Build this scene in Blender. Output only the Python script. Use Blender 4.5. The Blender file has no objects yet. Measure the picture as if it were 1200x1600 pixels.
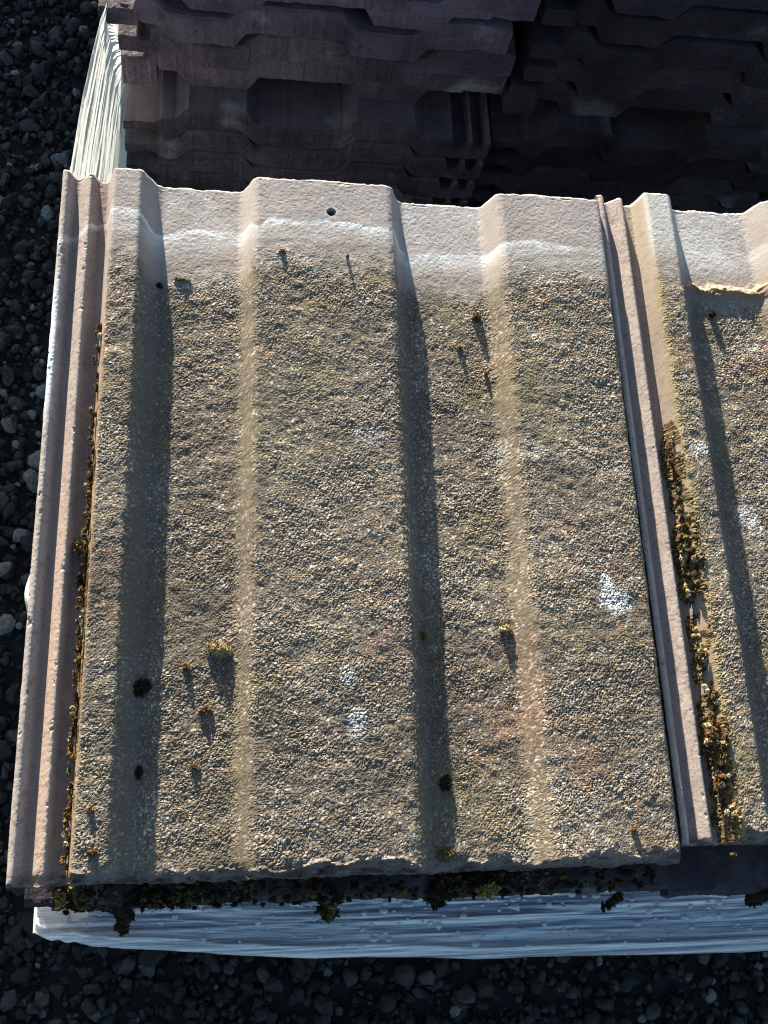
import bpy, math, random
import numpy as np

C = bpy.context.scene.collection
sc = bpy.context.scene
MM = 0.001
GZ = 0.385                      # the gravel lies 385 mm below the top tile; gravel is world z = 0
def W(u, v, z):                 # tile millimetres -> world metres
    return (u * MM, v * MM, z * MM + GZ)

# ------------------------------------------------------------------ camera
X = np.array([.988, -.018, .155]); X /= np.linalg.norm(X)
Y = np.array([-.038, .939, .341]); Y -= X * (X @ Y); Y /= np.linalg.norm(Y)
N = np.cross(X, Y); T = np.array([-176, -174, 490.])
from mathutils import Matrix, Vector
cam_d = bpy.data.cameras.new('camera'); cam = bpy.data.objects.new('camera', cam_d); C.objects.link(cam)
right = (X[0], Y[0], -N[0]); up = (X[1], Y[1], -N[1]); back = (-X[2], -Y[2], N[2])
M = Matrix((right, up, back)).transposed().to_4x4()
M.translation = Vector(W(-X @ T, -Y @ T, N @ T))
cam.matrix_world = M
cam_d.sensor_fit = 'VERTICAL'; cam_d.sensor_height = 36.0
cam_d.lens = 1650 / 1600 * 36.0
cam_d.clip_start = 0.01; cam_d.clip_end = 500
sc.camera = cam

# ------------------------------------------------------------------ light
EL = math.radians(7.6)
SL = 0.19                       # how far the sun stands to the left of straight behind
az = math.atan2(-SL, 1.0)       # from +Y towards +X
w = bpy.data.worlds.new('World'); sc.world = w; w.use_nodes = True
nt = w.node_tree
sky = nt.nodes.new('ShaderNodeTexSky'); sky.sky_type = 'NISHITA'; sky.sun_disc = False
sky.sun_elevation = EL; sky.sun_rotation = az
sky.ozone_density = 1.8; sky.dust_density = 1.0
nt.links.new(sky.outputs[0], nt.nodes['Background'].inputs[0])
nt.nodes['Background'].inputs[1].default_value = 0.062
sd = bpy.data.lights.new('sun', 'SUN'); sun = bpy.data.objects.new('sun', sd); C.objects.link(sun)
sd.energy = 5.0; sd.angle = math.radians(0.5); sd.color = (1.0, 0.90, 0.735)
dirv = Vector((math.sin(az) * math.cos(EL), math.cos(az) * math.cos(EL), math.sin(EL)))
sun.rotation_euler = dirv.to_track_quat('Z', 'Y').to_euler(); sun.location = (-.5, 2, 1.5)
vs = sc.view_settings
vs.view_transform = 'Standard'; vs.look = 'None'; vs.gamma = 1.0; vs.exposure = 2.36
vs.use_curve_mapping = False
sc.cycles.filter_width = 1.15

# ------------------------------------------------------------------ helpers
def tag(o, label=None, cat=None, group=None, kind=None):
    if label: o['label'] = label
    if cat: o['category'] = cat
    if group: o['group'] = group
    if kind: o['kind'] = kind
    return o

def mesh_np(name, V, quads=None, tris=None, smooth=False, mat=None, col=None):
    me = bpy.data.meshes.new(name)
    V = np.asarray(V, np.float32)
    me.vertices.add(len(V)); me.vertices.foreach_set('co', V.ravel())
    q = np.zeros((0, 4), np.int32) if quads is None else np.asarray(quads, np.int32).reshape(-1, 4)
    t = np.zeros((0, 3), np.int32) if tris is None else np.asarray(tris, np.int32).reshape(-1, 3)
    loops = np.concatenate([q.ravel(), t.ravel()])
    me.loops.add(len(loops)); me.loops.foreach_set('vertex_index', loops)
    starts = np.concatenate([np.arange(len(q)) * 4, len(q) * 4 + np.arange(len(t)) * 3]).astype(np.int32)
    me.polygons.add(len(starts)); me.polygons.foreach_set('loop_start', starts)
    me.polygons.foreach_set('use_smooth', np.full(len(starts), smooth))
    if col is not None:
        a = me.attributes.new('Col', 'FLOAT_COLOR', 'POINT')
        c4 = np.ones((len(V), 4), np.float32); c4[:, :3] = col
        a.data.foreach_set('color', c4.ravel())
    if mat: me.materials.append(mat)
    me.update(calc_edges=True); me.validate()
    return me

def obj(name, me, parent=None):
    o = bpy.data.objects.new(name, me); C.objects.link(o)
    if parent: o.parent = parent
    return o

def vnoise(x, y, seed):         # smooth value noise in [-1, 1]
    xi = np.floor(x).astype(np.int64); yi = np.floor(y).astype(np.int64)
    fx = x - xi; fy = y - yi
    fx = fx * fx * (3 - 2 * fx); fy = fy * fy * (3 - 2 * fy)
    a = hsh(xi, yi, seed); b = hsh(xi + 1, yi, seed); c = hsh(xi, yi + 1, seed); d = hsh(xi + 1, yi + 1, seed)
    return ((a * (1 - fx) + b * fx) * (1 - fy) + (c * (1 - fx) + d * fx) * fy) * 2 - 1
def hsh(i, j, seed):
    h = (i * 374761393 + j * 668265263 + seed * 2147483647 * 31 + seed * 974634777) & 0xFFFFFFFF
    h = ((h ^ (h >> 13)) * 1274126177) & 0xFFFFFFFF
    h = ((h ^ (h >> 16)) * 2246822519) & 0xFFFFFFFF
    return ((h ^ (h >> 15)) & 0xFFFFFF) / float(0xFFFFFF)
def fbm(x, y, seed, n=4):
    s = 0; a = 1; t = 0
    for k in range(n):
        s = s + a * vnoise(x * 2 ** k, y * 2 ** k, seed + 17 * k); t += a; a *= .55
    return s / t
def sstep(a, b, x):
    t = np.clip((x - a) / (b - a), 0, 1); return t * t * (3 - 2 * t)
def mix(a, b, f):
    f = np.asarray(f)[..., None]; return a * (1 - f) + np.asarray(b) * f

# ------------------------------------------------------------------ materials
def mat_base(name, rough=.85, spec=.3):
    m = bpy.data.materials.new(name); m.use_nodes = True
    b = m.node_tree.nodes['Principled BSDF']
    b.inputs['Roughness'].default_value = rough
    b.inputs['Specular IOR Level'].default_value = spec
    return m, m.node_tree, b
def N_(nt, t, **k):
    n = nt.nodes.new(t)
    for a, v in k.items():
        if a in n.inputs: n.inputs[a].default_value = v
        else: setattr(n, a, v)
    return n
def attr_mat(name, rough=.85, spec=.3, nscale=900, namt=.25, bump=.15, bdist=.0004):
    m, t, b = mat_base(name, rough, spec)
    at = N_(t, 'ShaderNodeAttribute'); at.attribute_name = 'Col'
    tc = N_(t, 'ShaderNodeTexCoord')
    no = N_(t, 'ShaderNodeTexNoise', Scale=nscale, Detail=3.0)
    t.links.new(tc.outputs['Object'], no.inputs['Vector'])
    mr = N_(t, 'ShaderNodeMapRange'); mr.inputs[1].default_value = .3; mr.inputs[2].default_value = .7
    mr.inputs[3].default_value = 1 - namt; mr.inputs[4].default_value = 1 + namt
    t.links.new(no.outputs[0], mr.inputs[0])
    vm = N_(t, 'ShaderNodeVectorMath', operation='SCALE')
    t.links.new(at.outputs['Color'], vm.inputs[0]); t.links.new(mr.outputs[0], vm.inputs['Scale'])
    t.links.new(vm.outputs[0], b.inputs['Base Color'])
    if bump:
        bp = N_(t, 'ShaderNodeBump', Strength=bump, Distance=bdist)
        t.links.new(no.outputs[0], bp.inputs['Height']); t.links.new(bp.outputs[0], b.inputs['Normal'])
    return m
M_TILE = attr_mat('weathered_concrete', .9, .25, 1500, .22, .35, .0003)
M_STONE = attr_mat('gravel_stone', .75, .35, 260, .35, .3, .0008)
M_MOSS = attr_mat('moss', .9, .15, 700, .3, 0)

def m_stack(name, shade_dirt):
    m, t, b = mat_base(name, .9, .25)
    tc = N_(t, 'ShaderNodeTexCoord'); oi = N_(t, 'ShaderNodeObjectInfo')
    add = N_(t, 'ShaderNodeVectorMath', operation='ADD')
    sca = N_(t, 'ShaderNodeVectorMath', operation='SCALE'); sca.inputs['Scale'].default_value = 3.0
    t.links.new(oi.outputs['Location'], sca.inputs[0])
    t.links.new(tc.outputs['Object'], add.inputs[0]); t.links.new(sca.outputs[0], add.inputs[1])
    n1 = N_(t, 'ShaderNodeTexNoise', Scale=22.0, Detail=5.0); t.links.new(add.outputs[0], n1.inputs['Vector'])
    r1 = N_(t, 'ShaderNodeValToRGB'); r1.color_ramp.elements[0].position = .32; r1.color_ramp.elements[1].position = .7
    r1.color_ramp.elements[0].color = (.056, .048, .068, 1); r1.color_ramp.elements[1].color = (.155, .128, .16, 1)
    t.links.new(n1.outputs[0], r1.inputs[0])
    # pale lime stains
    n2 = N_(t, 'ShaderNodeTexNoise', Scale=16.0, Detail=4.0); t.links.new(add.outputs[0], n2.inputs['Vector'])
    mp = N_(t, 'ShaderNodeMapRange'); mp.inputs[1].default_value = .62; mp.inputs[2].default_value = .72; mp.inputs[4].default_value = .75
    t.links.new(n2.outputs[0], mp.inputs[0])
    mx = N_(t, 'ShaderNodeMix', data_type='RGBA'); mx.inputs['B'].default_value = (.34, .37, .39, 1)
    t.links.new(mp.outputs[0], mx.inputs['Factor']); t.links.new(r1.outputs[0], mx.inputs['A'])
    geo = N_(t, 'ShaderNodeNewGeometry'); pr = N_(t, 'ShaderNodeMapRange'); pr.inputs[1].default_value = .57; pr.inputs[2].default_value = .70; pr.inputs[4].default_value = .6
    t.links.new(geo.outputs['Pointiness'], pr.inputs[0])
    mw = N_(t, 'ShaderNodeMix', data_type='RGBA'); mw.inputs['B'].default_value = (.36, .32, .34, 1)  # pale edge scuffs, which also paint the rims as sky-lit
    t.links.new(pr.outputs[0], mw.inputs['Factor']); t.links.new(mx.outputs['Result'], mw.inputs['A']); mx = mw
    # tile to tile variation
    mr = N_(t, 'ShaderNodeMapRange'); mr.inputs[3].default_value = .6 * shade_dirt; mr.inputs[4].default_value = 1.25 * shade_dirt
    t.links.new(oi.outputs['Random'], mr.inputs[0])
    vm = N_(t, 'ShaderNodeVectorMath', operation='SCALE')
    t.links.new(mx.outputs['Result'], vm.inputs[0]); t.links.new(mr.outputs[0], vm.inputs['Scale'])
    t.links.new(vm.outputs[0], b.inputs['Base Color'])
    n3 = N_(t, 'ShaderNodeTexNoise', Scale=230.0, Detail=6.0, Roughness=.7); t.links.new(add.outputs[0], n3.inputs['Vector'])
    bp = N_(t, 'ShaderNodeBump', Strength=.9, Distance=.003)
    t.links.new(n3.outputs[0], bp.inputs['Height']); t.links.new(bp.outputs[0], b.inputs['Normal'])
    return m
M_STACK = m_stack('stacked_concrete', 1.0); M_SHADE_DIRT = m_stack('shade_dirt_concrete', .42)  # darker copy paints the right back column's shade and the lower front tiles' dirt

def m_film(name, sx, sy, base0, base1, trans):
    m = bpy.data.materials.new(name); m.use_nodes = True; t = m.node_tree
    b = t.nodes['Principled BSDF']; out = t.nodes['Material Output']
    b.inputs['Roughness'].default_value = .15; b.inputs['Specular IOR Level'].default_value = .8
    tc = N_(t, 'ShaderNodeTexCoord'); mp = N_(t, 'ShaderNodeMapping'); mp.inputs['Scale'].default_value = (sx, sy, 160 if sx > sy else 60)
    t.links.new(tc.outputs['Object'], mp.inputs['Vector'])
    n = N_(t, 'ShaderNodeTexNoise', Scale=1.0, Detail=6.0, Roughness=.72); t.links.new(mp.outputs[0], n.inputs['Vector'])
    r = N_(t, 'ShaderNodeValToRGB'); r.color_ramp.elements[0].position = .41; r.color_ramp.elements[1].position = .58
    r.color_ramp.elements[0].color = base0 + (1,); r.color_ramp.elements[1].color = base1 + (1,)
    e = r.color_ramp.elements.new(.5); e.color = tuple(.5 * a + .5 * b_ for a, b_ in zip(base0, base1)) + (1,)
    t.links.new(n.outputs[0], r.inputs[0]); t.links.new(r.outputs[0], b.inputs['Base Color'])
    n2 = N_(t, 'ShaderNodeTexNoise', Scale=330.0, Detail=3.0); t.links.new(tc.outputs['Object'], n2.inputs['Vector'])
    ad = N_(t, 'ShaderNodeMath', operation='MULTIPLY_ADD'); ad.inputs[1].default_value = .35
    t.links.new(n2.outputs[0], ad.inputs[0]); t.links.new(n.outputs[0], ad.inputs[2])
    bp = N_(t, 'ShaderNodeBump', Strength=.8, Distance=.0010); t.links.new(ad.outputs[0], bp.inputs['Height']); t.links.new(bp.outputs[0], b.inputs['Normal'])
    tr = N_(t, 'ShaderNodeBsdfTranslucent'); tr.inputs[0].default_value = (.92, .95, .94, 1)
    tp = N_(t, 'ShaderNodeBsdfTransparent')
    m1 = N_(t, 'ShaderNodeMixShader'); m1.inputs[0].default_value = trans
    m2 = N_(t, 'ShaderNodeMixShader'); m2.inputs[0].default_value = .1
    t.links.new(b.outputs[0], m1.inputs[1]); t.links.new(tr.outputs[0], m1.inputs[2])
    t.links.new(m1.outputs[0], m2.inputs[1]); t.links.new(tp.outputs[0], m2.inputs[2])
    t.links.new(m2.outputs[0], out.inputs['Surface'])
    return m
M_FILM = m_film('side_film', 170, 5, (.55, .60, .60), (.85, .88, .87), .75)
M_FILM_FRONT = m_film('front_film', 5, 420, (.17, .21, .29), (.88, .92, .94), .08)  # same film as the side sheet; sky reflections and highlights painted into its streaks
def m_water():
    m, t, b = mat_base('water', .03, .5)
    b.inputs['Transmission Weight'].default_value = .55; b.inputs['Base Color'].default_value = (.93, .96, 1, 1); b.inputs['Coat Weight'].default_value = 1.0; b.inputs['IOR'].default_value = 1.33  # milky base paints the droplets' bright highlights into their colour
    return m
M_WATER = m_water()

# ------------------------------------------------------------------ ground
def ground():
    m, t, b = mat_base('dark_grit', .95, .2)
    n = N_(t, 'ShaderNodeTexNoise', Scale=60.0, Detail=6.0)
    tc = N_(t, 'ShaderNodeTexCoord'); t.links.new(tc.outputs['Object'], n.inputs['Vector'])
    r = N_(t, 'ShaderNodeValToRGB'); r.color_ramp.elements[0].color = (.008, .009, .009, 1); r.color_ramp.elements[1].color = (.035, .037, .036, 1)
    t.links.new(n.outputs[0], r.inputs[0]); t.links.new(r.outputs[0], b.inputs['Base Color'])
    v = [(-60, -60, 0), (60, -60, 0), (60, 60, 0), (-60, 60, 0)]
    o = obj('ground', mesh_np('ground', v, [(0, 1, 2, 3)], mat=m)); o['kind'] = 'structure'
    m2, t2, b2 = mat_base('shade_block_concrete', .9, .2)
    n2 = N_(t2, 'ShaderNodeTexNoise', Scale=30.0, Detail=5.0); r2 = N_(t2, 'ShaderNodeValToRGB')
    r2.color_ramp.elements[0].color = (.2, .19, .18, 1); r2.color_ramp.elements[1].color = (.34, .33, .31, 1)
    t2.links.new(n2.outputs[0], r2.inputs[0]); t2.links.new(r2.outputs[0], b2.inputs['Base Color'])
    import bmesh
    bm = bmesh.new(); bmesh.ops.create_cube(bm, size=1)
    for q in bm.verts: q.co = (q.co.x * 3.4 - 1.6, q.co.y * .15 + 1.75, q.co.z * .3 + .12)
    bmesh.ops.bevel(bm, geom=bm.edges[:], offset=.015, segments=2, affect='EDGES')
    me = bpy.data.meshes.new('shade_block'); bm.to_mesh(me); bm.free(); me.materials.append(m2)
    k = obj('shade_block', me); k['kind'] = 'structure'  # unseen block added to keep the left gravel out of the sun
ground()

def ico(sub):
    import bmesh
    bm = bmesh.new(); bmesh.ops.create_icosphere(bm, subdivisions=sub, radius=1)
    V = np.array([v.co[:] for v in bm.verts]); V /= np.linalg.norm(V, axis=1)[:, None]
    F = np.array([[v.index for v in f.verts] for f in bm.faces]); bm.free()
    return V, F

def gravel():
    rng = np.random.default_rng(5)
    pts = []
    def fill(x0, x1, y0, y1, n, lo, hi):
        for _ in range(n):
            pts.append((rng.uniform(x0, x1), rng.uniform(y0, y1), lo + (hi - lo) * rng.random() ** 2.4))
    A = [(-380, 10, -330, 1350), (10, 900, -330, 20), (-40, 760, 395, 670)]
    for (x0, x1, y0, y1) in A:
        a = (x1 - x0) * (y1 - y0)
        fill(x0, x1, y0, y1, int(a / 40), 2.2, 5.5)
        fill(x0, x1, y0, y1, int(a / 170), 4.5, 8.5)
        fill(x0, x1, y0, y1, int(a / 5000), 8, 12)
    big_pale = [(-62, 372, 12.5), (-70, 350, 9), (-93, 268, 10), (-78, 300, 8.5), (-60, 240, 8), (-84, 215, 10), (-58, 330, 7), (-96, 405, 8), (-66, 440, 9)]
    pts.extend(big_pale)
    P = np.array(pts); n = len(P)
    allV = []; allF = []; allC = []; off = 0
    order = np.argsort(P[:, 2])
    small = order[:int(n * .84)]; big = order[int(n * .84):]
    for ids, sub in ((small, 1), (big, 2)):
        D, F = ico(sub); k = len(ids)
        pl = rng.normal(size=(k, 8, 3)); pl /= np.linalg.norm(pl, axis=2)[:, :, None]
        dist = rng.uniform(.55, .95, (k, 8))
        dots = np.einsum('ij,kpj->kip', D, pl)
        r = np.min(np.where(dots > .05, dist[:, None, :] / np.maximum(dots, .05), 9), axis=2)
        r = np.minimum(r, 1.25)
        V = D[None] * r[:, :, None]
        S = np.stack([rng.uniform(.75, 1.25, k), rng.uniform(.75, 1.1, k), rng.uniform(.55, .9, k)], 1)
        V = V * S[:, None, :]
        q = rng.normal(size=(k, 4)); q /= np.linalg.norm(q, axis=1)[:, None]
        q[:, 1:3] *= .45; q /= np.linalg.norm(q, axis=1)[:, None]
        w_, x_, y_, z_ = q.T
        R = np.stack([1 - 2 * (y_**2 + z_**2), 2 * (x_*y_ - z_*w_), 2 * (x_*z_ + y_*w_),
                      2 * (x_*y_ + z_*w_), 1 - 2 * (x_**2 + z_**2), 2 * (y_*z_ - x_*w_),
                      2 * (x_*z_ - y_*w_), 2 * (y_*z_ + x_*w_), 1 - 2 * (x_**2 + y_**2)], 1).reshape(k, 3, 3)
        V = np.einsum('kij,knj->kni', R, V)
        s = P[ids, 2]
        V = V * s[:, None, None] * MM
        zc = s * rng.uniform(.15, .75, k) * MM + rng.uniform(0, 3.0, k) * MM + np.where(ids >= n - len(big_pale), 5, 0) * MM
        V += np.stack([P[ids, 0] * MM, P[ids, 1] * MM, zc], 1)[:, None, :]
        allV.append(V.reshape(-1, 3))
        allF.append((F[None] + (off + np.arange(k) * len(D))[:, None, None]).reshape(-1, 3))
        off += k * len(D)
        g = .014 + .055 * rng.random(k) ** 2.4 + .15 * (rng.random(k) < .04)
        g = np.where(ids >= n - len(big_pale), .15, g * np.where(P[ids, 1] < -20, .6, 1))  # front stones darker, with the stack's shade put into their colour
        tint = np.stack([.88 + .16 * rng.random(k), np.full(k, 1.0), .94 + .1 * rng.random(k)], 1)
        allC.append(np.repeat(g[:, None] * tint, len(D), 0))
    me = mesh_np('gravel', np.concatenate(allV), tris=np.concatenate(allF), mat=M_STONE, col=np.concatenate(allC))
    o = obj('gravel', me)
    tag(o, 'dark wet looking gravel of grey chippings around the stacks', 'gravel', kind='stuff')
gravel()

# ------------------------------------------------------------------ the roof tile's section
L_T, W_T = 404.0, 332.0
PT = [(0, -1.5), (.6, -.2), (1.2, .0), (3.8, -.2), (6.4, -7.6), (9, -8.2), (14.6, -2.2), (16.8, -1.6), (18.4, -4.5), (19.8, -9.2), (26.4, -9.4),
      (28.2, -1), (29.4, 3.6), (31, 4.8), (45.5, 5), (47.5, 3.6), (54, -9), (57.5, -10.8), (82, -11.2), (104, -10.8), (107, -9), (112, 3), (115, 4.8),
      (155, 5.8), (194, 4.9), (197.5, 3.5), (202.5, -9), (205.5, -10.8), (230, -11.2), (255, -10.8), (258, -9), (263.5, 3), (267, 4.8),
      (300, 5.6), (329, 5), (331, 4.2), (332, 2.5)]
_pu, _pz = zip(*PT)
_lu = np.arange(-6, 338.01, .1)
_lz = np.interp(_lu, _pu, _pz)
_k = np.ones(17) / 17
_ls = np.convolve(np.pad(_lz, 16, 'edge'), np.convolve(_k, _k), 'valid')
def ztop(u): return np.interp(u, _lu, _ls)
PB = [(0, -14.5), (2, -16), (28, -16), (33, -21), (46, -21.5), (56, -37.5), (107, -37.5), (116, -21.5), (194, -21.5), (204, -37.5), (257, -37.5),
      (266, -21.5), (296, -21), (299, -7), (309, -6), (311, -19), (315, -19), (317, -6), (325, -6), (327, -20), (331, -20), (332, -18)]
_bu, _bz = zip(*PB)
def zbot(u): return np.interp(u, _bu, _bz)

def shell(us, vv, Vtop, rows, seed, endamp=.9, drop=0.0, plug=False):
    """Closes a top sheet (grid nv x nu of u, v, z) with rough edges all round and an underside."""
    nv, nu = len(vv), len(us)
    idx = np.arange(nv * nu).reshape(nv, nu)
    q = np.stack([idx[:-1, :-1], idx[:-1, 1:], idx[1:, 1:], idx[1:, :-1]], -1).reshape(-1, 4)
    per = np.concatenate([idx[0, :], idx[1:, -1], idx[-1, -2::-1], idx[-2:0:-1, 0]])
    P = Vtop.reshape(-1, 3)[per]
    nor = np.zeros((len(per), 2))
    a, b_, c = nu, nu + nv - 1, 2 * nu + nv - 2
    nor[:a, 1] = -1; nor[a:b_, 0] = 1; nor[b_:c, 1] = 1; nor[c:, 0] = -1
    zb = zbot(np.clip(P[:, 0], 0, W_T)) - drop * (P[:, 0] < 29)
    if plug: zb = np.where(P[:, 0] > 296, -19 + 1.4 * fbm(P[:, 0] / 9, P[:, 1] / 9, seed + 8), zb)
    rings = [per]; Vs = [Vtop.reshape(-1, 3)]; quads = [q]; n0 = nv * nu
    arc = np.arange(len(per)) * 1.0
    dist = np.concatenate([[0], np.cumsum(np.linalg.norm(np.diff(P[:, :2], axis=0), axis=1))])
    for r in range(1, rows + 1):
        f = r / rows
        R = P.copy(); R[:, 2] = P[:, 2] * (1 - f) + zb * f
        d = endamp * (fbm(dist / 7, R[:, 2] / 2.6, seed) + .5 * fbm(dist / 1.9, R[:, 2] / 1.5, seed + 3, 2)) * min(1, 2.2 * f, 2.2 * (1.02 - f) + .2)
        R[:, :2] += nor * d[:, None]
        ids = n0 + np.arange(len(per)); n0 += len(per)
        p, n = rings[-1], ids
        pr, nr = np.roll(p, -1), np.roll(n, -1)
        quads.append(np.stack([p, n, nr, pr], -1)); rings.append(ids); Vs.append(R)
    last = rings[-1]
    front = last[:nu]; backr = last[nu + nv - 2: 2 * nu + nv - 2][::-1]
    quads.append(np.stack([front[:-1], backr[:-1], backr[1:], front[1:]], -1))
    return np.concatenate(Vs), np.concatenate(quads)

# ------------------------------------------------------------------ the two weathered tiles on top
def worley(u, v, cell, seed, rmin, rmax):
    iu = np.floor(u / cell).astype(np.int64); iv = np.floor(v / cell).astype(np.int64)
    best = np.zeros_like(u); gid = np.full(u.shape, .0)
    for du in (-1, 0, 1):
        for dv in (-1, 0, 1):
            a, b = iu + du, iv + dv
            px = (a + .1 + .8 * hsh(a, b, seed)) * cell; py = (b + .1 + .8 * hsh(a, b, seed + 1)) * cell
            r = cell * (rmin + (rmax - rmin) * hsh(a, b, seed + 2) ** 1.5)
            an = hsh(a, b, seed + 3) * 3.14159; st = .75 + .5 * hsh(a, b, seed + 4)
            ca, sa = np.cos(an), np.sin(an)
            x = ((u - px) * ca + (v - py) * sa) / st; y = (-(u - px) * sa + (v - py) * ca) * st
            d2 = (x * x + y * y) / (r * r)
            h = np.where(d2 < 1, np.sqrt(np.clip(1 - d2, 0, 1)) * r, 0) * (.55 + .6 * hsh(a, b, seed + 5))
            m = h > best
            best = np.where(m, h, best); gid = np.where(m, .02 + .98 * hsh(a, b, seed + 6), gid)
    return best, gid

def blob(u, v, cu, cv, ru, rv, seed, sc_=4.0):
    d = np.sqrt(((u - cu) / ru) ** 2 + ((v - cv) / rv) ** 2)
    return sstep(1.15, .55, d + .35 * fbm(u / sc_, v / sc_, seed, 3))

def weathered(seed, step, which):
    us = np.linspace(0, W_T, int(W_T / step) + 1); vv = np.linspace(0, L_T, int(L_T / step) + 1)
    U, V = np.meshgrid(us, vv)
    Z = ztop(U)
    body = sstep(28.2, 30.5, U)
    vb = 349 + 5 * fbm(U / 25, U * 0 + 3, seed) + 4 * fbm(U / 6, V / 6, seed + 1) + 6 * (Z > 0)
    if which == 2: vb = vb - 8
    gran = sstep(5, -24, V - vb + 5 * fbm(U / 3, V / 3, seed + 2, 2)) * body
    # chewed front end: the surfacing is worn off and rounded
    edge_w = 4.5 + 4.5 * fbm(U / 18, U * 0, seed + 5) + 2.2 * fbm(U / 5, V / 5, seed + 6)
    worn = sstep(edge_w + 2.5, edge_w - 1, V)
    gran = gran * (1 - .8 * worn)
    rub = sstep(.15, .6, fbm(U / 22, V / 30, seed + 9, 4)) * .35         # rubbed patches
    # thin moss film fills the grain on the left flanks of the rolls
    film = (np.exp(-((U - 111) / 9.0) ** 2) + .9 * np.exp(-((U - 262) / 9.0) ** 2)) * (.25 + .55 * fbm(U / 14, V / 35, seed + 12)) 
    film = np.clip(film, 0, 1) * sstep(368, 330, V)
    film2 = sstep(.05, .55, fbm(U / 40, V / 30, seed + 14)) * .5 * gran
    gh, gid = worley(U, V, .98, seed + 20, .38, .70)
    gh2, gid2 = worley(U, V, 2.1, seed + 40, .20, .42)
    use2 = (gh2 * .8 > gh) & (gid2 > .62)
    g = np.where(use2, gh2 * .8, gh); gi = np.where(use2, gid2, gid)
    soft = 1 - .35 * np.clip(film, 0, 1) - .35 * rub
    # fine grit smooths the rolls' right-hand foot; its grey also paints the roll shadow
    fines_shade = np.exp(-((U - 53.5) / 6.5) ** 2) + .8 * np.exp(-((U - 204) / 4.0) ** 2)
    soft = soft * (1 - .8 * np.clip(fines_shade, 0, 1))
    calm = .45 + .60 * sstep(-.35, .35, fbm(U / 28, V / 20, seed + 59, 4))
    Z = Z + gran * g * .66 * soft * calm
    Z = Z + body * (.08 + .30 * gran) * fbm(U / 16, V / 11, seed + 60, 3) + .28 * gran * fbm(U / 4.5, V / 4.5, seed + 61, 2)
    Z = Z + .09 * fbm(U / 1.5, V / 1.5, seed + 62, 2) * (1 - gran) - .12 * (1 - gran) * sstep(.86, .96, vnoise(U / 1.7, V / 1.7, seed + 68))
    # interlock ribs: slightly worn
    Z = Z - (1 - body) * 1.1 * (np.exp(-((U - 2.2) / 1.8) ** 2) + np.exp(-((U - 16.6) / 1.4) ** 2)) * sstep(.42, .7, fbm(U / 3, V / 5, seed + 75, 3))
    Z = Z - (1 - body) * .35 * np.clip(fbm(U / 5, V / 16, seed + 63), 0, 1)
    # ends rounded and chipped
    dend = L_T - V
    Z = Z - 2.2 * sstep(2.6, 0, dend) - .8 * sstep(.25, .6, fbm(U / 7, V / 4, seed + 64)) * sstep(7, 0, dend)
    chip = sstep(.05, .5, fbm(U / 11, U * 0 + 2, seed + 65)) * sstep(9, 1, V)
    Z = Z - 3.2 * sstep(edge_w + .5, 0, V) * (.5 + .5 * body) - 2.6 * chip * body + 2.3 * worn * fbm(U / 3.5, V / 2.2, seed + 66, 4) * body
    Z = Z - 1.0 * sstep(1.8, 0, W_T - U) * (1 + fbm(V / 6, U * 0, seed + 67))
    # ledge where the covered head begins
    Z = Z + .12 * sstep(-3, 3, V - vb) * body
    if which == 2:
        ridge = np.exp(-((V - vb + 1) / 2.6) ** 2) * sstep(50, 58, U) * sstep(116, 104, U)
        Z = Z + 3.4 * ridge * (.75 + .5 * fbm(U / 6, V / 6, seed + 70))
    # ---------------- colours (what the surface itself is, dry)
    col = np.zeros(U.shape + (3,))
    n1 = fbm(U / 30, V / 30, seed + 80); n2 = fbm(U / 6, V / 6, seed + 81); n3 = fbm(U / 70, V / 50, seed + 82)
    head = np.array([.305, .273, .262]) * (1 + .16 * n1 + .14 * n2)[..., None]
    inter = np.array([.315, .262, .24]) * (1 + .14 * n1 + .14 * n2 + .10 * fbm(U / 1.4, V / 20, seed + 87, 3))[..., None]
    pores = sstep(.45, .7, vnoise(U / 1.1, V / 1.6, seed + 77)); inter = mix(inter, np.array([.12, .095, .085]), .5 * pores)
    groove_shade = np.exp(-((U - 7.5) / 1.8) ** 2) + 1.2 * np.exp(-((U - 23) / 3.6) ** 2)  # shade of both groove floors, painted into the colour
    inter = mix(inter, np.array([.17, .125, .12]), np.clip(groove_shade, 0, 1) * (.55 + .3 * n2))
    crest = np.exp(-((U - 2) / 1.6) ** 2) + np.exp(-((U - 16.4) / 1.2) ** 2)
    inter = mix(inter, np.array([.38, .345, .31]), np.clip(crest, 0, 1) * (.5 + .4 * n2))
    ramp_t = np.array([0, .25, .55, .8, .92, 1.0])
    rc = np.array([[.084, .069, .054], [.145, .119, .09], [.195, .16, .12], [.25, .206, .155], [.37, .32, .255], [.62, .575, .51]])
    grc = np.stack([np.interp(gi, ramp_t, rc[:, k]) for k in range(3)], -1)
    matrix = np.array([.096, .08, .064])
    gcol = mix(np.broadcast_to(matrix, grc.shape), grc, sstep(.08, .3, g))
    gcol = gcol * (1 + .38 * n3 + .26 * n1 + .16 * n2)[..., None]
    mott = sstep(.05, .45, fbm(U / 15, V / 12, seed + 83, 4))
    gcol = mix(gcol, np.array([.10, .086, .068]), .5 * mott)
    olive = sstep(.1, .5, fbm(U / 30, V / 45, seed + 85, 4))
    gcol = mix(gcol, np.array([.15, .125, .06]), .34 * olive)
    pink = sstep(.1, .6, fbm(U / 26, V / 26, seed + 84)) * .55
    gcol = mix(gcol, gcol * np.array([1.30, 1.02, 1.0]), pink)
    gcol = mix(gcol, np.array([.155, .125, .075]), .6 * np.clip(film, 0, 1))
    gcol = mix(gcol, np.array([.135, .12, .075]), .5 * film2)
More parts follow.
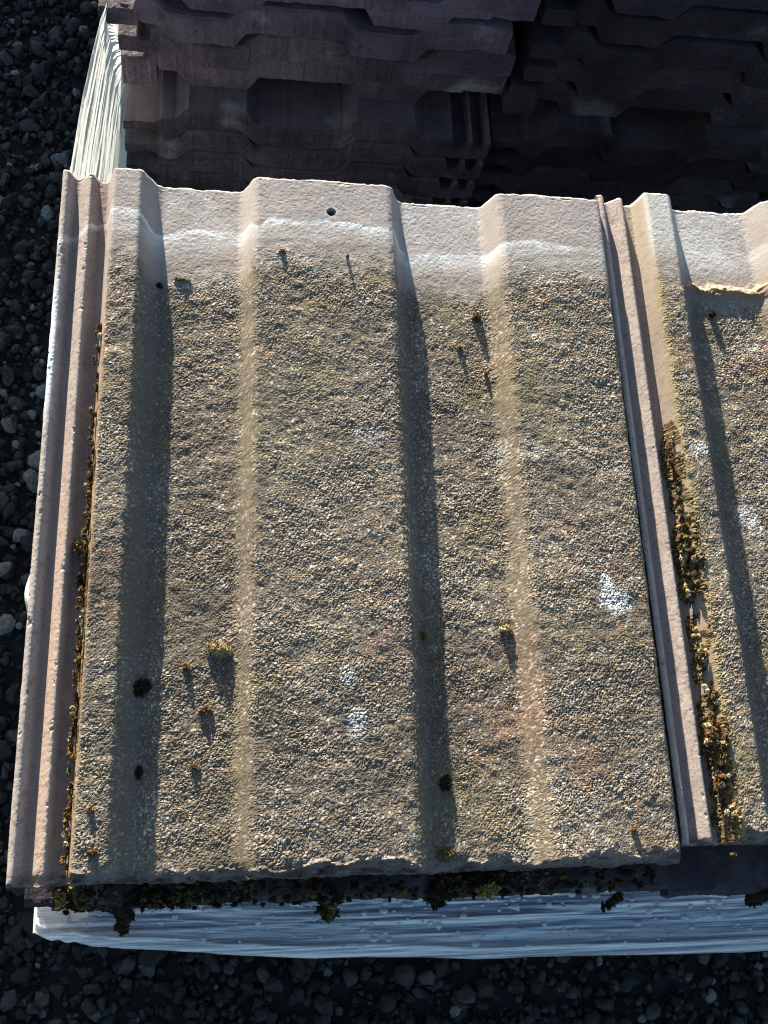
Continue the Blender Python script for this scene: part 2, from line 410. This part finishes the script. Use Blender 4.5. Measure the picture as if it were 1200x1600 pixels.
    gcol = mix(gcol, np.array([.115, .108, .108]), .7 * np.clip(fines_shade, 0, 1))
    base = mix(inter, head, body)
    col = mix(base, gcol, gran)
    # brownish algae at the transition
    tr = np.exp(-((V - vb - 4) / 9.0) ** 2) * body * (.5 + .4 * n2)
    col = mix(col, np.array([.24, .185, .12]), np.clip(tr, 0, 1) * .7)
    wc = np.array([.098, .078, .078]) * (1 + .3 * n2)[..., None]
    col = mix(col, wc, .75 * worn * body)
    dirt = sstep(-.15, .35, fbm(U / 8, V / 3, seed + 86, 4)) * sstep(9, 1, V - 3 * fbm(U / 14, U * 0, seed + 74))
    col = mix(col, np.array([.045, .038, .028]), .85 * dirt)
    # lime bloom: a thin pale tide line across the head, cloudy below it
    ve = 372 + 3.4 * fbm(U / 20, U * 0, seed + 88) + 1.8 * fbm(U / 4, V / 9, seed + 89) + np.where(U < 29, -16 + .5 * U, 0)
    ve = ve - 5 * np.exp(-((U - 58) / 9.0) ** 2) - 7 * np.exp(-((U - 116) / 3.5) ** 2) - 8 * np.exp(-((U - 206) / 6.0) ** 2)
    ve = np.where(U > 206, ve - 6, ve)
    dv = V - ve
    line = np.exp(-(np.where(dv > 0, dv / .8, dv / (2.0 + 2.2 * np.abs(vnoise(U / 14, U * 0, seed + 78))))) ** 2) * np.clip(.6 + .9 * fbm(U / 9, V / 9, seed + 90, 4), 0, 1)
    cloud = sstep(-22, -2, dv) * sstep(.8, -.8, dv) * (.45 + .5 * fbm(U / 12, V / 6, seed + 91))
    if which == 2: line *= 0; cloud *= .6
    pal = np.array([.66, .70, .71])
    col = mix(col, pal, np.clip(.9 * line, 0, 1) * sstep(318, 300, U * (1 if which == 1 else 0)))
    col = mix(col, pal * .9, np.clip(cloud, 0, 1) * .62 * (U > 30))
    # pan between rolls two and three is bleached
    pan = sstep(204, 208, U) * sstep(259, 254, U) * sstep(350, 358, V) * (.55 + .6 * fbm(U / 10, V / 10, seed + 92))
    col = mix(col, np.array([.44, .45, .46]), np.clip(pan, 0, 1) * .7)
    pan1 = sstep(58, 62, U) * sstep(107, 103, U) * sstep(352, 366, V) * np.clip(.3 + .9 * fbm(U / 10, V / 10, seed + 93), 0, 1)
    col = mix(col, np.array([.50, .51, .51]), np.clip(pan1, 0, 1) * .6)
    if which == 2:
        bl = sstep(345, 375, V) * body * (.5 + .4 * n1)
        col = mix(col, np.array([.52, .53, .52]), np.clip(bl, 0, 1) * sstep(110, 60, U) + .0)
        al = sstep(362, 330, V) * np.exp(-((U - 31) / 4.0) ** 2)
        col = mix(col, np.array([.25, .19, .085]), np.clip(al, 0, 1) * .6)
        rd = np.exp(-((V - vb + 2) / 4.5) ** 2) * sstep(46, 56, U) * sstep(120, 104, U)
        col = mix(col, np.array([.24, .165, .095]), np.clip(rd, 0, 1) * .85)
        ye = np.exp(-((U - 26) / 3.5) ** 2) * sstep(300, 380, V)
        col = mix(col, np.array([.42, .37, .25]), np.clip(ye, 0, 1) * .5)
    else:
        # lime on the outer rib
        lr = sstep(5, 2, U + 1.6 * fbm(U / 2, V / 5, seed + 94)) * sstep(225, 262, V) * sstep(350, 300, V)
        col = mix(col, np.array([.62, .66, .68]), np.clip(lr, 0, 1) * .85)
        orange = np.exp(-((U - 13) / 4.5) ** 2) * sstep(330, 100, V)
        col = mix(col, np.array([.40, .27, .185]), np.clip(orange, 0, 1) * .5)
        og = np.exp(-((U - 27.5) / 2.6) ** 2) * sstep(330, 230, V)
        col = mix(col, np.array([.26, .16, .075]), np.clip(og, 0, 1) * .8)
    # lichen
    lich = [(307, 146, 4, 9), (311, 137, 10, 8), (166, 73, 6, 9), (162, 96, 4, 6), (97, 150, 3, 4), (95, 195, 3, 4), (178, 232, 12, 8), (255, 230, 8, 10), (272, 226, 9, 7), (196, 104, 5, 4), (300, 110, 3, 3)] if which == 1 else \
           [(72, 186, 8, 8), (76, 178, 5, 6), (40, 222, 7, 6), (96, 300, 5, 4)]
    for k, (cu, cv, ru, rv) in enumerate(lich):
        f = blob(U, V, cu, cv, ru, rv, seed + 200 + k, 2.2) * sstep(.05, .22, g) * np.where(gi > .18, 1, .15)
        col = mix(col, np.array([.70, .71, .69]), f * ((1.0 if which == 1 else .6) if k < 2 else (.5 if k < 4 else .25)))
    if which == 1:
        d = np.hypot(U - 159, V - 379.5)
        Z = Z - 15 * sstep(2.75, 2.05, d)
        col = mix(col, np.array([.10, .09, .085]), sstep(2.9, 2.2, d))
        rim = np.exp(-((d - 3.6) / .8) ** 2); col = mix(col, np.array([.55, .57, .58]), .4 * rim)
    # outline wander
    Uo = U + (np.where(U < .01, 1, 0) * .35 - np.where(U > W_T - .01, 1, 0) * .35) * fbm(V / 9, V / 30, seed + 95)
    Vo = V + sstep(6, 0, V) * (1.3 * fbm(U / 9, U * 0 + 1, seed + 96) + .8 * fbm(U / 2.5, U * 0 + 4, seed + 97)) \
           - sstep(6, 0, dend) * (.9 * fbm(U / 9, U * 0 + 6, seed + 98) + .5 * fbm(U / 2.2, U * 0 + 8, seed + 99) + .5)
    top = np.stack([Uo, Vo, Z], -1)
    Vv, Q = shell(us, vv, top, 14, seed + 300, .9)
    cc = np.broadcast_to(np.array([.10, .08, .074]), (len(Vv), 3)).copy()
    cc[:U.size] = np.clip(col.reshape(-1, 3), .01, .85)
    e = Vv[U.size:]
    cc[U.size:] *= (1 + .45 * fbm(e[:, 0] / 5 + e[:, 1] / 5, e[:, 2] / 3, seed + 301))[:, None]
    return mesh_np('concrete_tile', Vv * MM, Q, mat=M_TILE, col=np.clip(cc, .01, .9))

t1 = obj('concrete_tile', weathered(11, .5, 1)); t1.location = W(0, 0, 0)
tag(t1, 'whole weathered roof tile with a nail hole near its pale head, topping the front stack', 'roof tile')
t2 = obj('concrete_tile', weathered(57, .6, 2)); t2.location = W(335.6, 8.5, -1.0); t2.rotation_euler = (0, 0, math.radians(.3))
tag(t2, 'weathered roof tile cut off by the picture edge, brown moss filling its side groove', 'roof tile')

# ------------------------------------------------------------------ plainer tiles in the stacks
def plain(seed, flat=0.0):
    rng = np.random.default_rng(seed)
    us = np.unique(np.round(np.concatenate([np.arange(0, W_T + .1, 2.4), np.array(_pu)]), 2))
    vv = np.concatenate([[0, .8, 2, 4, 7, 11], np.linspace(18, L_T - 18, 26), [L_T - 11, L_T - 7, L_T - 4, L_T - 2, L_T - .8, L_T]])
    U, V = np.meshgrid(us, vv); Z = .2 * (ztop(U - 6) + ztop(U - 3) + ztop(U) + ztop(U + 3) + ztop(U + 6)) if flat == 0 else np.where(U < 27, -10 + .6 * np.sin(U * .5), .2 * (ztop(U - 6) + ztop(U - 3) + ztop(U) + ztop(U + 3) + ztop(U + 6)))
    dend = np.minimum(V, L_T - V)
    Z = Z - 1.6 * sstep(2.5, 0, dend) - 1.4 * sstep(.1, .55, fbm(U / 9, V / 5, seed + 1)) * sstep(8, 0, dend) + .5 * fbm(U / 8, V / 8, seed + 2)
    Vo = V + np.where(V < L_T / 2, 1, -1) * sstep(6, 0, dend) * (1.2 * fbm(U / 10, V * 0 + (V > 200) * 9, seed + 3) + .7 * fbm(U / 3, V * 0 + (V > 200) * 9, seed + 4))
    Vv, Q = shell(us, vv, np.stack([U, Vo, Z], -1), 14, seed + 9, 1.5, flat, flat > 0)
    return mesh_np('stacked_tile', Vv * MM, Q, smooth=False, mat=M_STACK)
PL = [plain(101), plain(203), plain(307)]; PLF = [plain(411, 9.0), plain(523, 9.0), plain(611, 26.0)]
rnd = random.Random(3)
def stack_tile(u, v, z, inv, label, group, k, rz=0.0, flat=False, shade_dirt=False):
    o = obj('concrete_tile', PLF[2 if z == -175 else k % 2] if flat else PL[k % 3])
    if inv:
        o.rotation_euler = (math.pi, 0, rz); o.location = W(u, v + L_T, z)
    else:
        o.rotation_euler = (0, 0, rz); o.location = W(u, v, z)
    if shade_dirt:
        o.material_slots[0].link = 'OBJECT'; o.material_slots[0].material = M_SHADE_DIRT
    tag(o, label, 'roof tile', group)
    return o
ordn = ['topmost', 'second', 'third', 'fourth', 'fifth', 'sixth', 'seventh', 'eighth', 'ninth', 'tenth']
# front stack under the two weathered tiles
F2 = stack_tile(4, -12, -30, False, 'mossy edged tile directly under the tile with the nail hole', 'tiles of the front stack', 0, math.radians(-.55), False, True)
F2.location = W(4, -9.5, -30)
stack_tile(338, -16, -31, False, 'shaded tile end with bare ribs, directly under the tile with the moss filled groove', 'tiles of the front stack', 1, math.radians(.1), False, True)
for c, u0 in enumerate((5, 338)):
    for k in range(2, 12):
        stack_tile(u0 + rnd.uniform(-1.5, 1.5), 8 + rnd.uniform(-2, 2), -30.0 * k, False,
                   'tile hidden in the front stack behind the plastic wrap', 'hidden tiles of the front stack', k + c)
# back stack: right way up above, upside down below
for c, (u0, side) in enumerate(((6, 'left'), (348, 'right'))):
    upv = [653, 651, 656, 660, 653]
    for k, z in enumerate((-82, -115, -148, -175, -49)):
        stack_tile(u0 + ((2, -11, 1, 0, 3) if c == 0 else (2, 0, 4, -2, 3))[k] + rnd.uniform(-1, 1), upv[k] + rnd.uniform(-2, 2) + (4 if c else 0), z, False,
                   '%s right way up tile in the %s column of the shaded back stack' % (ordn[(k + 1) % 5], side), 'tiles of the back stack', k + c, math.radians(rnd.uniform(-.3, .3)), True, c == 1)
    for k, z in enumerate((-251, -280, -309, -337, -364)):
        stack_tile(u0 + (-1 if c == 0 else -9) - .8 * k + rnd.uniform(-.6, .6), 636 + .3 * k + (10 if c else 0) + rnd.uniform(-1.2, 1.2), z + rnd.uniform(-.4, .4), True,
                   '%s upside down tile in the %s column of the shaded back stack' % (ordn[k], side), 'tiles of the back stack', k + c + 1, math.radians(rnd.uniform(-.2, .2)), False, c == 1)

# ------------------------------------------------------------------ plastic film round the stacks
def side_film():
    vv = np.concatenate([np.arange(-22, 400, 4.0), np.arange(400, 640, 1.2), np.arange(640, 730, .7), np.arange(730, 1075, 6.0)])
    ss = np.concatenate([[0, .6], np.arange(1.5, 200, .8), np.arange(170, 361, 6.0)])
    top = np.interp(vv, [-22, 12, 60, 404, 427, 502, 614, 656, 680, 715, 760, 1075], [-78, -74, -34, -26, -29, -52, -98, -124, -152, -196, -205, -205])
    Vg, S = np.meshgrid(vv, ss, indexing='ij'); Tp = np.repeat(top[:, None], len(ss), 1) + .9 * fbm(Vg / 14, Vg * 0, 401)
    bot = -380
    Z = Tp + (bot - Tp) * (S / 360.0)
    a = S
    wr = 2.4 * fbm(Vg / 170, a / 9, 411, 2) + 1.1 * np.abs(vnoise(Vg / 150 + a / 90, a / 4.0, 415)) + .55 * vnoise(Vg / 110, a / 2.1, 417) + .25 * fbm(Vg / 25, a / 5, 418, 2)
    loose = .25 + .75 * sstep(395, 430, Vg) * sstep(690, 650, Vg)
    U = -3.2 + 3.6 * sstep(400, 430, Vg) + .7 * wr * loose - 4.5 * np.exp(-((Vg - 150) / 13) ** 2) * sstep(60, 0, S)
    # the free edge between the two stacks is gathered into loose folds
    U = U + 5.5 * sstep(90, 20, Vg)
    V = np.stack([U, Vg, Z], -1).reshape(-1, 3)
    idx = np.arange(len(V)).reshape(Vg.shape)
    q = np.stack([idx[:-1, :-1], idx[1:, :-1], idx[1:, 1:], idx[:-1, 1:]], -1).reshape(-1, 4)
    return V, q
def ledge_e(u): return np.interp(u, [3, 12, 50, 150, 250, 400, 700], [18, 22, 28, 36.5, 41, 44.5, 44])
def ledge_z(u, s):     # s: 0 at the tile, 1 at the outer fold
    lx = 2.2 * fbm(u / 160, s * 5, 431, 3) + .9 * fbm(u / 45, s * 12, 433, 2)
    lx = lx + .55 * fbm(u / 38, s * 26, 435, 3) + .22 * vnoise(u / 13, s * 48, 436)
    lx = lx + sstep(70, 20, u) * 1.6 * fbm(u / 7, s * 5, 437, 3)
    lx = lx + .8 * np.abs(vnoise(u / 22 + s * 6, s * 14, 438)) + 2.2 * np.exp(-((s - .95) / .04) ** 2) + 1.2 * np.exp(-((s - .3) / .05) ** 2)
    return -68 - 8 * s - 5 * np.sin(s * 3.1) * .6 + lx * sstep(0, .15, s)
def front_film():
    us = np.concatenate([np.arange(4, 80, .9), np.arange(80, 706, 2.0)])
    n1 = 120
    s = np.concatenate([np.linspace(0, 1, n1), 1 + np.linspace(.05, 1, 8), 2 + np.linspace(.04, 1, 26)])
    U, S = np.meshgrid(us, s, indexing='ij')
    E = ledge_e(U) + 1.0 * fbm(U / 60, U * 0, 441) + sstep(60, 20, U) * 1.4 * fbm(U / 5, U * 0 + 3, 443)
    zl = ledge_z(U, np.clip(S, 0, 1))
    v1 = 4 + (-E - 4) * np.clip(S, 0, 1)
    t = np.clip(S - 1, 0, 1) * math.pi * .62
    R = 4.0
    V_ = v1 - R * np.sin(t) * (S > 1); Z_ = zl - R * (1 - np.cos(t)) * (S > 1)
    d = np.clip(S - 2, 0, 1)
    V_ = V_ + d * 6 + (S > 2) * 1.6 * fbm(U / 40, d * 9, 447); Z_ = Z_ * (1 - d) + -381 * d
    V = np.stack([U, V_, Z_], -1).reshape(-1, 3)
    idx = np.arange(len(V)).reshape(U.shape)
    q = np.stack([idx[:-1, :-1], idx[1:, :-1], idx[1:, 1:], idx[:-1, 1:]], -1).reshape(-1, 4)
    return V, q
root = bpy.data.objects.new('plastic_wrap', None); C.objects.link(root); root.location = W(0, 0, -385)
tag(root, 'clear crinkled plastic film wrapped round the stacked tiles, glaring white at the back left', 'plastic film')
off = np.array([0, 0, GZ / MM])
V, q = side_film(); obj('side_sheet', mesh_np('side_sheet', (V + off) * MM, q, smooth=True, mat=M_FILM), root)
V, q = front_film(); obj('front_sheet', mesh_np('front_sheet', (V + off) * MM, q, smooth=True, mat=M_FILM_FRONT), root)

def droplets():
    rng = np.random.default_rng(9); D, F = ico(2)
    D = D[:, :]; Vs = []; Fs = []; n = 0
    for _ in range(330):
        u = rng.uniform(10, 440); s = rng.uniform(.22, .96) if rng.random() < .75 else rng.uniform(.3, .5)
        r = .55 + 1.5 * rng.random() ** 2.6
        e = float(ledge_e(u)); v = 4 + (-e - 4) * s; z = float(ledge_z(np.array([u]), np.array([s]))[0])
        P = D * np.array([r * rng.uniform(1, 1.5), r * rng.uniform(.85, 1.1), r * .8]) + np.array([u, v, z + r * .12])
        Vs.append(P); Fs.append(F + n); n += len(D)
    o = obj('water_droplets', mesh_np('water_droplets', (np.concatenate(Vs) + off) * MM, tris=np.concatenate(Fs), smooth=True, mat=M_WATER))
    tag(o, 'scattered water droplets standing on the bluish plastic film along the front', 'water droplets', kind='stuff')
droplets()

# ------------------------------------------------------------------ moss
PAL = {'brown': [(.15, .09, .04), (.21, .135, .06), (.09, .055, .025), (.28, .20, .105)],
       'olive': [(.17, .13, .04), (.24, .19, .07), (.10, .08, .03), (.30, .25, .13)],
       'straw': [(.34, .27, .14), (.24, .19, .09), (.42, .36, .22), (.15, .11, .05)],
       'dark': [(.03, .022, .012), (.055, .04, .02), (.02, .016, .01), (.10, .055, .02)],
       'rust': [(.20, .085, .025), (.28, .13, .04), (.10, .05, .02), (.16, .12, .04)],
       'yellow': [(.34, .28, .04), (.24, .20, .03), (.12, .10, .03), (.42, .38, .08)],
       'green': [(.14, .15, .03), (.22, .20, .05), (.09, .09, .03), (.30, .26, .08)]}
def tuft(rng, ru, rv, h, pal, n, leaf=1.1, down=0.0, core=True):
    D, F = ico(2)
    Vs, Fs, Cs = [], [], []; k = 0
    pal = np.array(pal)
    if core:
        m = D.copy(); m *= (1 + .22 * rng.normal(size=len(m)))[:, None]
        P = m * np.array([ru * .8, rv * .8, h * .75]); P[:, 2] = np.maximum(P[:, 2], -.8) - down
        Vs.append(P); Fs.append(F); Cs.append(np.repeat(pal[[2]] * .8, len(P), 0)); k = len(P)
    d = rng.normal(size=(n, 3)); d[:, 2] = np.abs(d[:, 2]) * (1 if down == 0 else .8); d /= np.linalg.norm(d, axis=1)[:, None]
    c = d * np.array([ru, rv, h]) * rng.uniform(.72, 1.05, n)[:, None]
    ax = d + .75 * rng.normal(size=(n, 3)); ax[:, 2] += .3; ax /= np.linalg.norm(ax, axis=1)[:, None]
    sd_ = np.cross(ax, rng.normal(size=(n, 3))); sd_ /= np.linalg.norm(sd_, axis=1)[:, None]
    ln = leaf * rng.uniform(.6, 1.4, n)[:, None]; wd = ln * .26
    bow = np.cross(ax, sd_) * ln * .18
    P = np.stack([c - ax * ln * .4, c + sd_ * wd + bow, c + ax * ln * .6, c - sd_ * wd + bow], 1).reshape(-1, 3)
    if down: P[:, 2] -= down
    t = np.arange(n)[:, None] * 4
    Fs.append(np.concatenate([t + [[0, 1, 2]], t + [[0, 2, 3]]]) + k); Vs.append(P)
    pc = pal[rng.integers(0, len(pal), n)] * rng.uniform(.7, 1.3, n)[:, None]
    Cs.append(np.repeat(pc, 4, 0))
    return np.concatenate(Vs), np.concatenate(Fs), np.concatenate(Cs)
def merge(parts):
    Vs, Fs, Cs = [], [], []; k = 0
    for V, F, c in parts: Vs.append(V); Fs.append(F + k); Cs.append(c); k += len(V)
    return np.concatenate(Vs), np.concatenate(Fs), np.concatenate(Cs)
def clump(u, v, ru, rv, h, pal, label, n=None, z=None, leaf=1.1, seed=0, lumps=3):
    rng = np.random.default_rng(seed + int(u * 13 + v * 7 + 1000))
    n = n or int(70 * ru * rv / 4 + 50)
    parts = []
    for k in range(lumps):
        a, b = (0, 0) if k == 0 else (rng.uniform(-.6, .6) * ru, rng.uniform(-.6, .6) * rv)
        f = .75 if k == 0 else rng.uniform(.4, .6)
        V, F, c = tuft(rng, ru * f, rv * f, h * (1 if k == 0 else rng.uniform(.5, .85)), PAL[pal], max(20, int(n * f / lumps * 1.6)), leaf)
        parts.append((V + np.array([a, b, 0]), F, c))
    V, F, c = merge(parts)
    o = obj('moss_clump', mesh_np('moss_clump', V * MM, tris=F, mat=M_MOSS, col=c))
    zz = float(ztop(u if u < 333 else u - 335.6)) + .3 if z is None else z
    o.location = W(u, v, zz)
    tag(o, label, 'moss', 'clumps of moss on the tiles')
G = clump
G(97.5, 113, 8.5, 5.5, 4.0, 'straw', 'largest straw coloured moss tuft on the near tile, at the foot of the wide roll')
G(58, 95, 6.2, 5.5, 4.0, 'dark', 'round dark brown moss clump lying in the shadow beside the left roll', leaf=1.0)
G(80, 105, 2.6, 2.0, 2.6, 'rust', 'tiny rusty moss tuft between the dark round clump and the straw tuft')
G(90, 82, 5, 2.4, 1.9, 'brown', 'flat brown moss smear below the straw coloured tuft')
G(85, 54, 3.2, 2.0, 1.6, 'brown', 'small brown moss speck on the pinkish patch of the left pan')
G(39, 14, 3.4, 2.2, 2.8, 'rust', 'rusty moss tuft near the lower end of the left roll')
G(37.5, 33, 1.8, 1.3, 1.6, 'rust', 'tiny reddish moss speck on the lower part of the left roll')
G(206, 122, 2.0, 2.8, 3.0, 'green', 'little green moss tuft at the edge of the wide roll shadow')
G(252, 125, 5.2, 3.6, 3.8, 'straw', 'moss tuft with a pale tip at the foot of the right roll')
G(249, 320, 3.8, 3.2, 4.0, 'brown', 'brown moss tuft high in the right pan just below the bleached head', seed=3)
G(237, 299, 2.2, 1.4, 2.6, 'olive', 'small olive moss tuft in the middle of the right pan')
G(252, 282, 1.5, 1.5, 2.6, 'green', 'tiny dark green moss tuft above the pink scar in the right pan')
G(71, 337, 4.8, 1.1, 1.6, 'yellow', 'thin yellowish moss line at the edge of the bare head in the left pan', lumps=4)
G(58, 332, 2.0, 1.8, 2.4, 'dark', 'dark moss speck in the shadow under the pale head of the left pan')
G(129, 350, 2.0, 1.4, 1.8, 'olive', 'small olive moss tuft left of the nail hole on the wide roll')
G(168, 348, 1.1, 1.0, 3.0, 'olive', 'single upright moss sprig below the nail hole')
G(213, 43, 4.0, 5.0, 2.6, 'dark', 'dark moss patch in the wide roll shadow near the front edge')
G(212, 9, 6.2, 4.6, 3.2, 'olive', 'olive moss cushion where the right pan meets the front edge', seed=5)
G(307, 17, 2.4, 1.6, 1.8, 'rust', 'rusty moss speck at the lower right corner of the near tile')
G(58, 52, 3.0, 3.6, 1.5, 'dark', 'dark flat moss smear low in the shadow beside the left roll', seed=8)
G(27, 262, 1.7, 5.0, 5.0, 'green', 'upright green moss sprig in the joint beside the left roll')
G(22.5, 168, 4.6, 5.5, 5.5, 'olive', 'spiky olive moss spilling out of the joint beside the left roll', n=240, leaf=2.4, z=-8)
G(28.5, 41, 2.2, 5.0, 6.0, 'yellow', 'bright yellow green moss cushion low in the joint beside the left roll', z=-8)
G(25, 148, 2.6, 4.5, 3.5, 'dark', 'black moss gap filler under the spiky olive moss in the joint', z=-8)
G(404, 331, 2.6, 3.0, 3.0, 'dark', 'dark green moss tuft on the far right tile at the picture edge')

def crust(us, vv, surf, thick, seed, pal, du=0.0, rot=0.0, dv_=0.0):
    # a matted bed of crumbs following the surface under it
    U, V = np.meshgrid(us, vv)
    g, gi = worley(U, V, 1.5, seed, .40, .72)
    th = thick(U, V)
    Z = surf(U, V) + th * (.75 + .35 * fbm(U / 2.5, V / 3, seed + 3, 3)) + g * .9 - .5
    pal = np.array(pal); k = (gi * len(pal) * .999).astype(int)
    col = pal[k] * (.45 + .75 * sstep(.0, .5, g))[..., None] * (1 + .3 * fbm(U / 6, V / 9, seed + 5))[..., None]
    idx = np.arange(U.size).reshape(U.shape)
    q = np.stack([idx[:-1, :-1], idx[:-1, 1:], idx[1:, 1:], idx[1:, :-1]], -1).reshape(-1, 4)
    keep = (th.ravel()[q] > -.6).any(1); q = q[keep]
    t = np.concatenate([q[:, [0, 1, 2]], q[:, [0, 2, 3]]])
    used = np.unique(t); mp = np.full(U.size, -1); mp[used] = np.arange(len(used))
    P = np.stack([U * math.cos(rot) - V * math.sin(rot) + du, V * math.cos(rot) + U * math.sin(rot) + dv_, Z], -1).reshape(-1, 3)
    return P[used], mp[t], np.clip(col.reshape(-1, 3)[used], .004, .8)
def strip(name, label, items, seed, leaf=1.2, bed=None):
    rng = np.random.default_rng(seed); parts = [bed] if bed else []
    for (u, v, z, ru, rv, h, pal, n) in items:
        V, F, c = tuft(rng, ru, rv, h, PAL[pal], n, leaf); parts.append((V + np.array([u, v, z]), F, c))
    V, F, c = merge(parts)
    o = obj(name, mesh_np(name, (V + off) * MM, tris=F, mat=M_MOSS, col=c)); tag(o, label, 'moss', kind='stuff'); return o
rng = np.random.default_rng(77)
it = []
for v in np.arange(8, 300, 2.1):        # near tile's joint: thin crumbs against the roll
    dens = .25 + .75 * (v < 240) + .5 * math.sin(v / 9.)
    if rng.random() < .25 + dens * .75:
        pal = rng.choice(['brown', 'rust', 'olive', 'straw', 'yellow'], p=[.35, .25, .2, .13, .07])
        it.append((27.4 - rng.random() * 3.0, v, -7 + rng.random() * 6.5, .9 + rng.random() * 1.0, 1.0 + rng.random() * 2, 1.2 + rng.random() * 2.2, pal, 30))
strip('groove_moss', 'crumbly brown and yellow moss along the joint left of the near tile roll', it, 5, .8,
      crust(np.arange(22.5, 29.2, .35), np.arange(3, 300, .45), lambda U, V: ztop(U),
            lambda U, V: 3.4 * sstep(300, 220, V) * (.35 + .9 * fbm(V / 14, U * 0 + 2, 501)) * np.exp(-((U - 28.6) / 3.2) ** 2) - .75, 503,
            [(.13, .07, .03), (.17, .10, .045), (.09, .05, .02), (.22, .16, .08), (.08, .065, .028)]))
HP = ((228, 14, .7), (196, 10, .5), (170, 17, 1.1), (146, 6, .7), (115, 14, .7), (88, 8, .5), (62, 16, 1.15), (22, 10, .7), (40, 8, .5))
def heap(V): return sum(A_ * np.exp(-((V - c_) / s_) ** 2) for c_, s_, A_ in HP)
it = []
for v in np.arange(3, 262, 1.7):        # the next tile's joint, thicker and in heaps
    a = sum(A_ * math.exp(-((v - c_) / s_) ** 2) for c_, s_, A_ in ((228, 14, .7), (196, 10, .5), (170, 17, 1.1), (146, 6, .7), (115, 14, .7), (88, 8, .5), (62, 16, 1.15), (22, 10, .7), (40, 8, .5)))
    for _ in range(3):
        if rng.random() < .10 + .6 * a:
            pal = rng.choice(['brown', 'rust', 'olive', 'straw', 'yellow'], p=[.40, .12, .14, .30, .04])
            wd_ = 3.5 + 5.0 * min(a, 1)
            h = 1.2 + 2.6 * a * rng.random()
            it.append((335.6 + 30.0 - rng.random() * wd_, v + rng.normal(), -7 + rng.random() * (5 + 6 * min(1, a)), 1.0 + rng.random() * 1.3, 1.0 + rng.random() * 1.6, h, pal, 34))
strip('groove_moss', 'thick brown moss heaped along the joint between the near tile and the right tile', it, 6, .85,
      crust(np.arange(19.5, 34, .35), np.arange(1, 250, .45), lambda U, V: ztop(U),
            lambda U, V: (.2 + 4.2 * heap(V + 8.5)) * np.exp(-((U - 26.6 - 1.5 * fbm(V / 10, U * 0, 507)) / (1.7 + 1.9 * np.minimum(heap(V + 8.5), 1))) ** 2) * (.45 + 1.5 * fbm(U / 4, V / 7, 509)) - .75, 511,
            [(.105, .066, .032), (.15, .105, .055), (.072, .045, .024), (.18, .145, .085), (.105, .092, .036), (.13, .078, .03)], 335.6, math.radians(.3), 8.5))
it = []
for u in np.arange(16, 326, 1.5):       # dark dirt and moss hanging in the gap under the front edge
    for _ in range(3):
        pal = rng.choice(['dark', 'brown', 'olive'], p=[.74, .12, .14])
        b = math.exp(-((u - 60) / 16.) ** 2) + math.exp(-((u - 152) / 20.) ** 2) + .9 * math.exp(-((u - 232) / 22.) ** 2) + .4
        if rng.random() < .16 + .5 * b:
            it.append((u + rng.normal(), -1 - rng.random() * 11.5, -27 + float(ztop(min(u, 330))) + rng.random() * 4, 1.0 + rng.random() * 1.3, .9 + 1.2 * rng.random(), 1.0 + 1.6 * rng.random(), pal, 22))
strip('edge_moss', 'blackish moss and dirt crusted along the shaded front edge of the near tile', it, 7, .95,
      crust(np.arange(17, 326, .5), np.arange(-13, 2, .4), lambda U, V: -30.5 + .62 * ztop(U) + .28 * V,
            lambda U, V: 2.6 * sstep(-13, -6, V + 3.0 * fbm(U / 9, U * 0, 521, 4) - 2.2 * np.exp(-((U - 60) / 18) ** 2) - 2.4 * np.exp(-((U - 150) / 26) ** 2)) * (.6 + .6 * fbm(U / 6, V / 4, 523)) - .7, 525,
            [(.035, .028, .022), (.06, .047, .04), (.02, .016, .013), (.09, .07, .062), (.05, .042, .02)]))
def hang(u, v0, v1, z0, z1, wd_, pal, label, n, leaf=1.8, seed=1):
    rng = np.random.default_rng(seed); parts = []
    for k in range(n):
        t = k / (n - 1)
        V, F, c = tuft(rng, wd_ * (1.1 - .6 * t) * rng.uniform(.7, 1.1), 3.0, 3.0, PAL[pal], 45, leaf)
        parts.append((V + np.array([u + rng.normal() * wd_ * .35, v0 + (v1 - v0) * t, z0 + (z1 - z0) * t]), F, c))
    V, F, c = merge(parts)
    o = obj('moss_clump', mesh_np('moss_clump', V * MM, tris=F, mat=M_MOSS, col=c)); o.location = W(0, 0, 0)
    tag(o, label, 'moss', 'clumps of moss on the tiles')
hang(51, -9, -22, -34, -62, 7, 'dark', 'dark ragged moss hanging onto the film near the left corner', 8)
hang(155, -6, -19, -26, -58, 8, 'dark', 'dark moss clump with greenish tips hanging over the middle of the film', 9, seed=2)
hang(157, -13, -20, -40, -58, 4, 'olive', 'olive moss tips drooping from the dark clump over the film', 4, seed=3)
hang(235, -9, -11, -22, -26, 4.5, 'yellow', 'bright yellow green moss cushion under the front edge of the near tile', 4, seed=4)
hang(213, -10, -16, -34, -52, 6, 'dark', 'blackish moss clump beside the yellow green cushion under the front edge', 5, seed=5)
hang(312, -15, -21, -36, -66, 2.6, 'dark', 'small dark moss wisp hanging down under the right corner of the near tile', 6, 1.4, seed=6)
hang(397, -17, -21, -42, -54, 9, 'dark', 'wide dark moss fringe under the right tile at the picture edge', 6, seed=7)
hang(22, -5, -7, -22, -30, 3.2, 'yellow', 'small golden moss tuft under the lower left corner of the near tile', 3, seed=8)
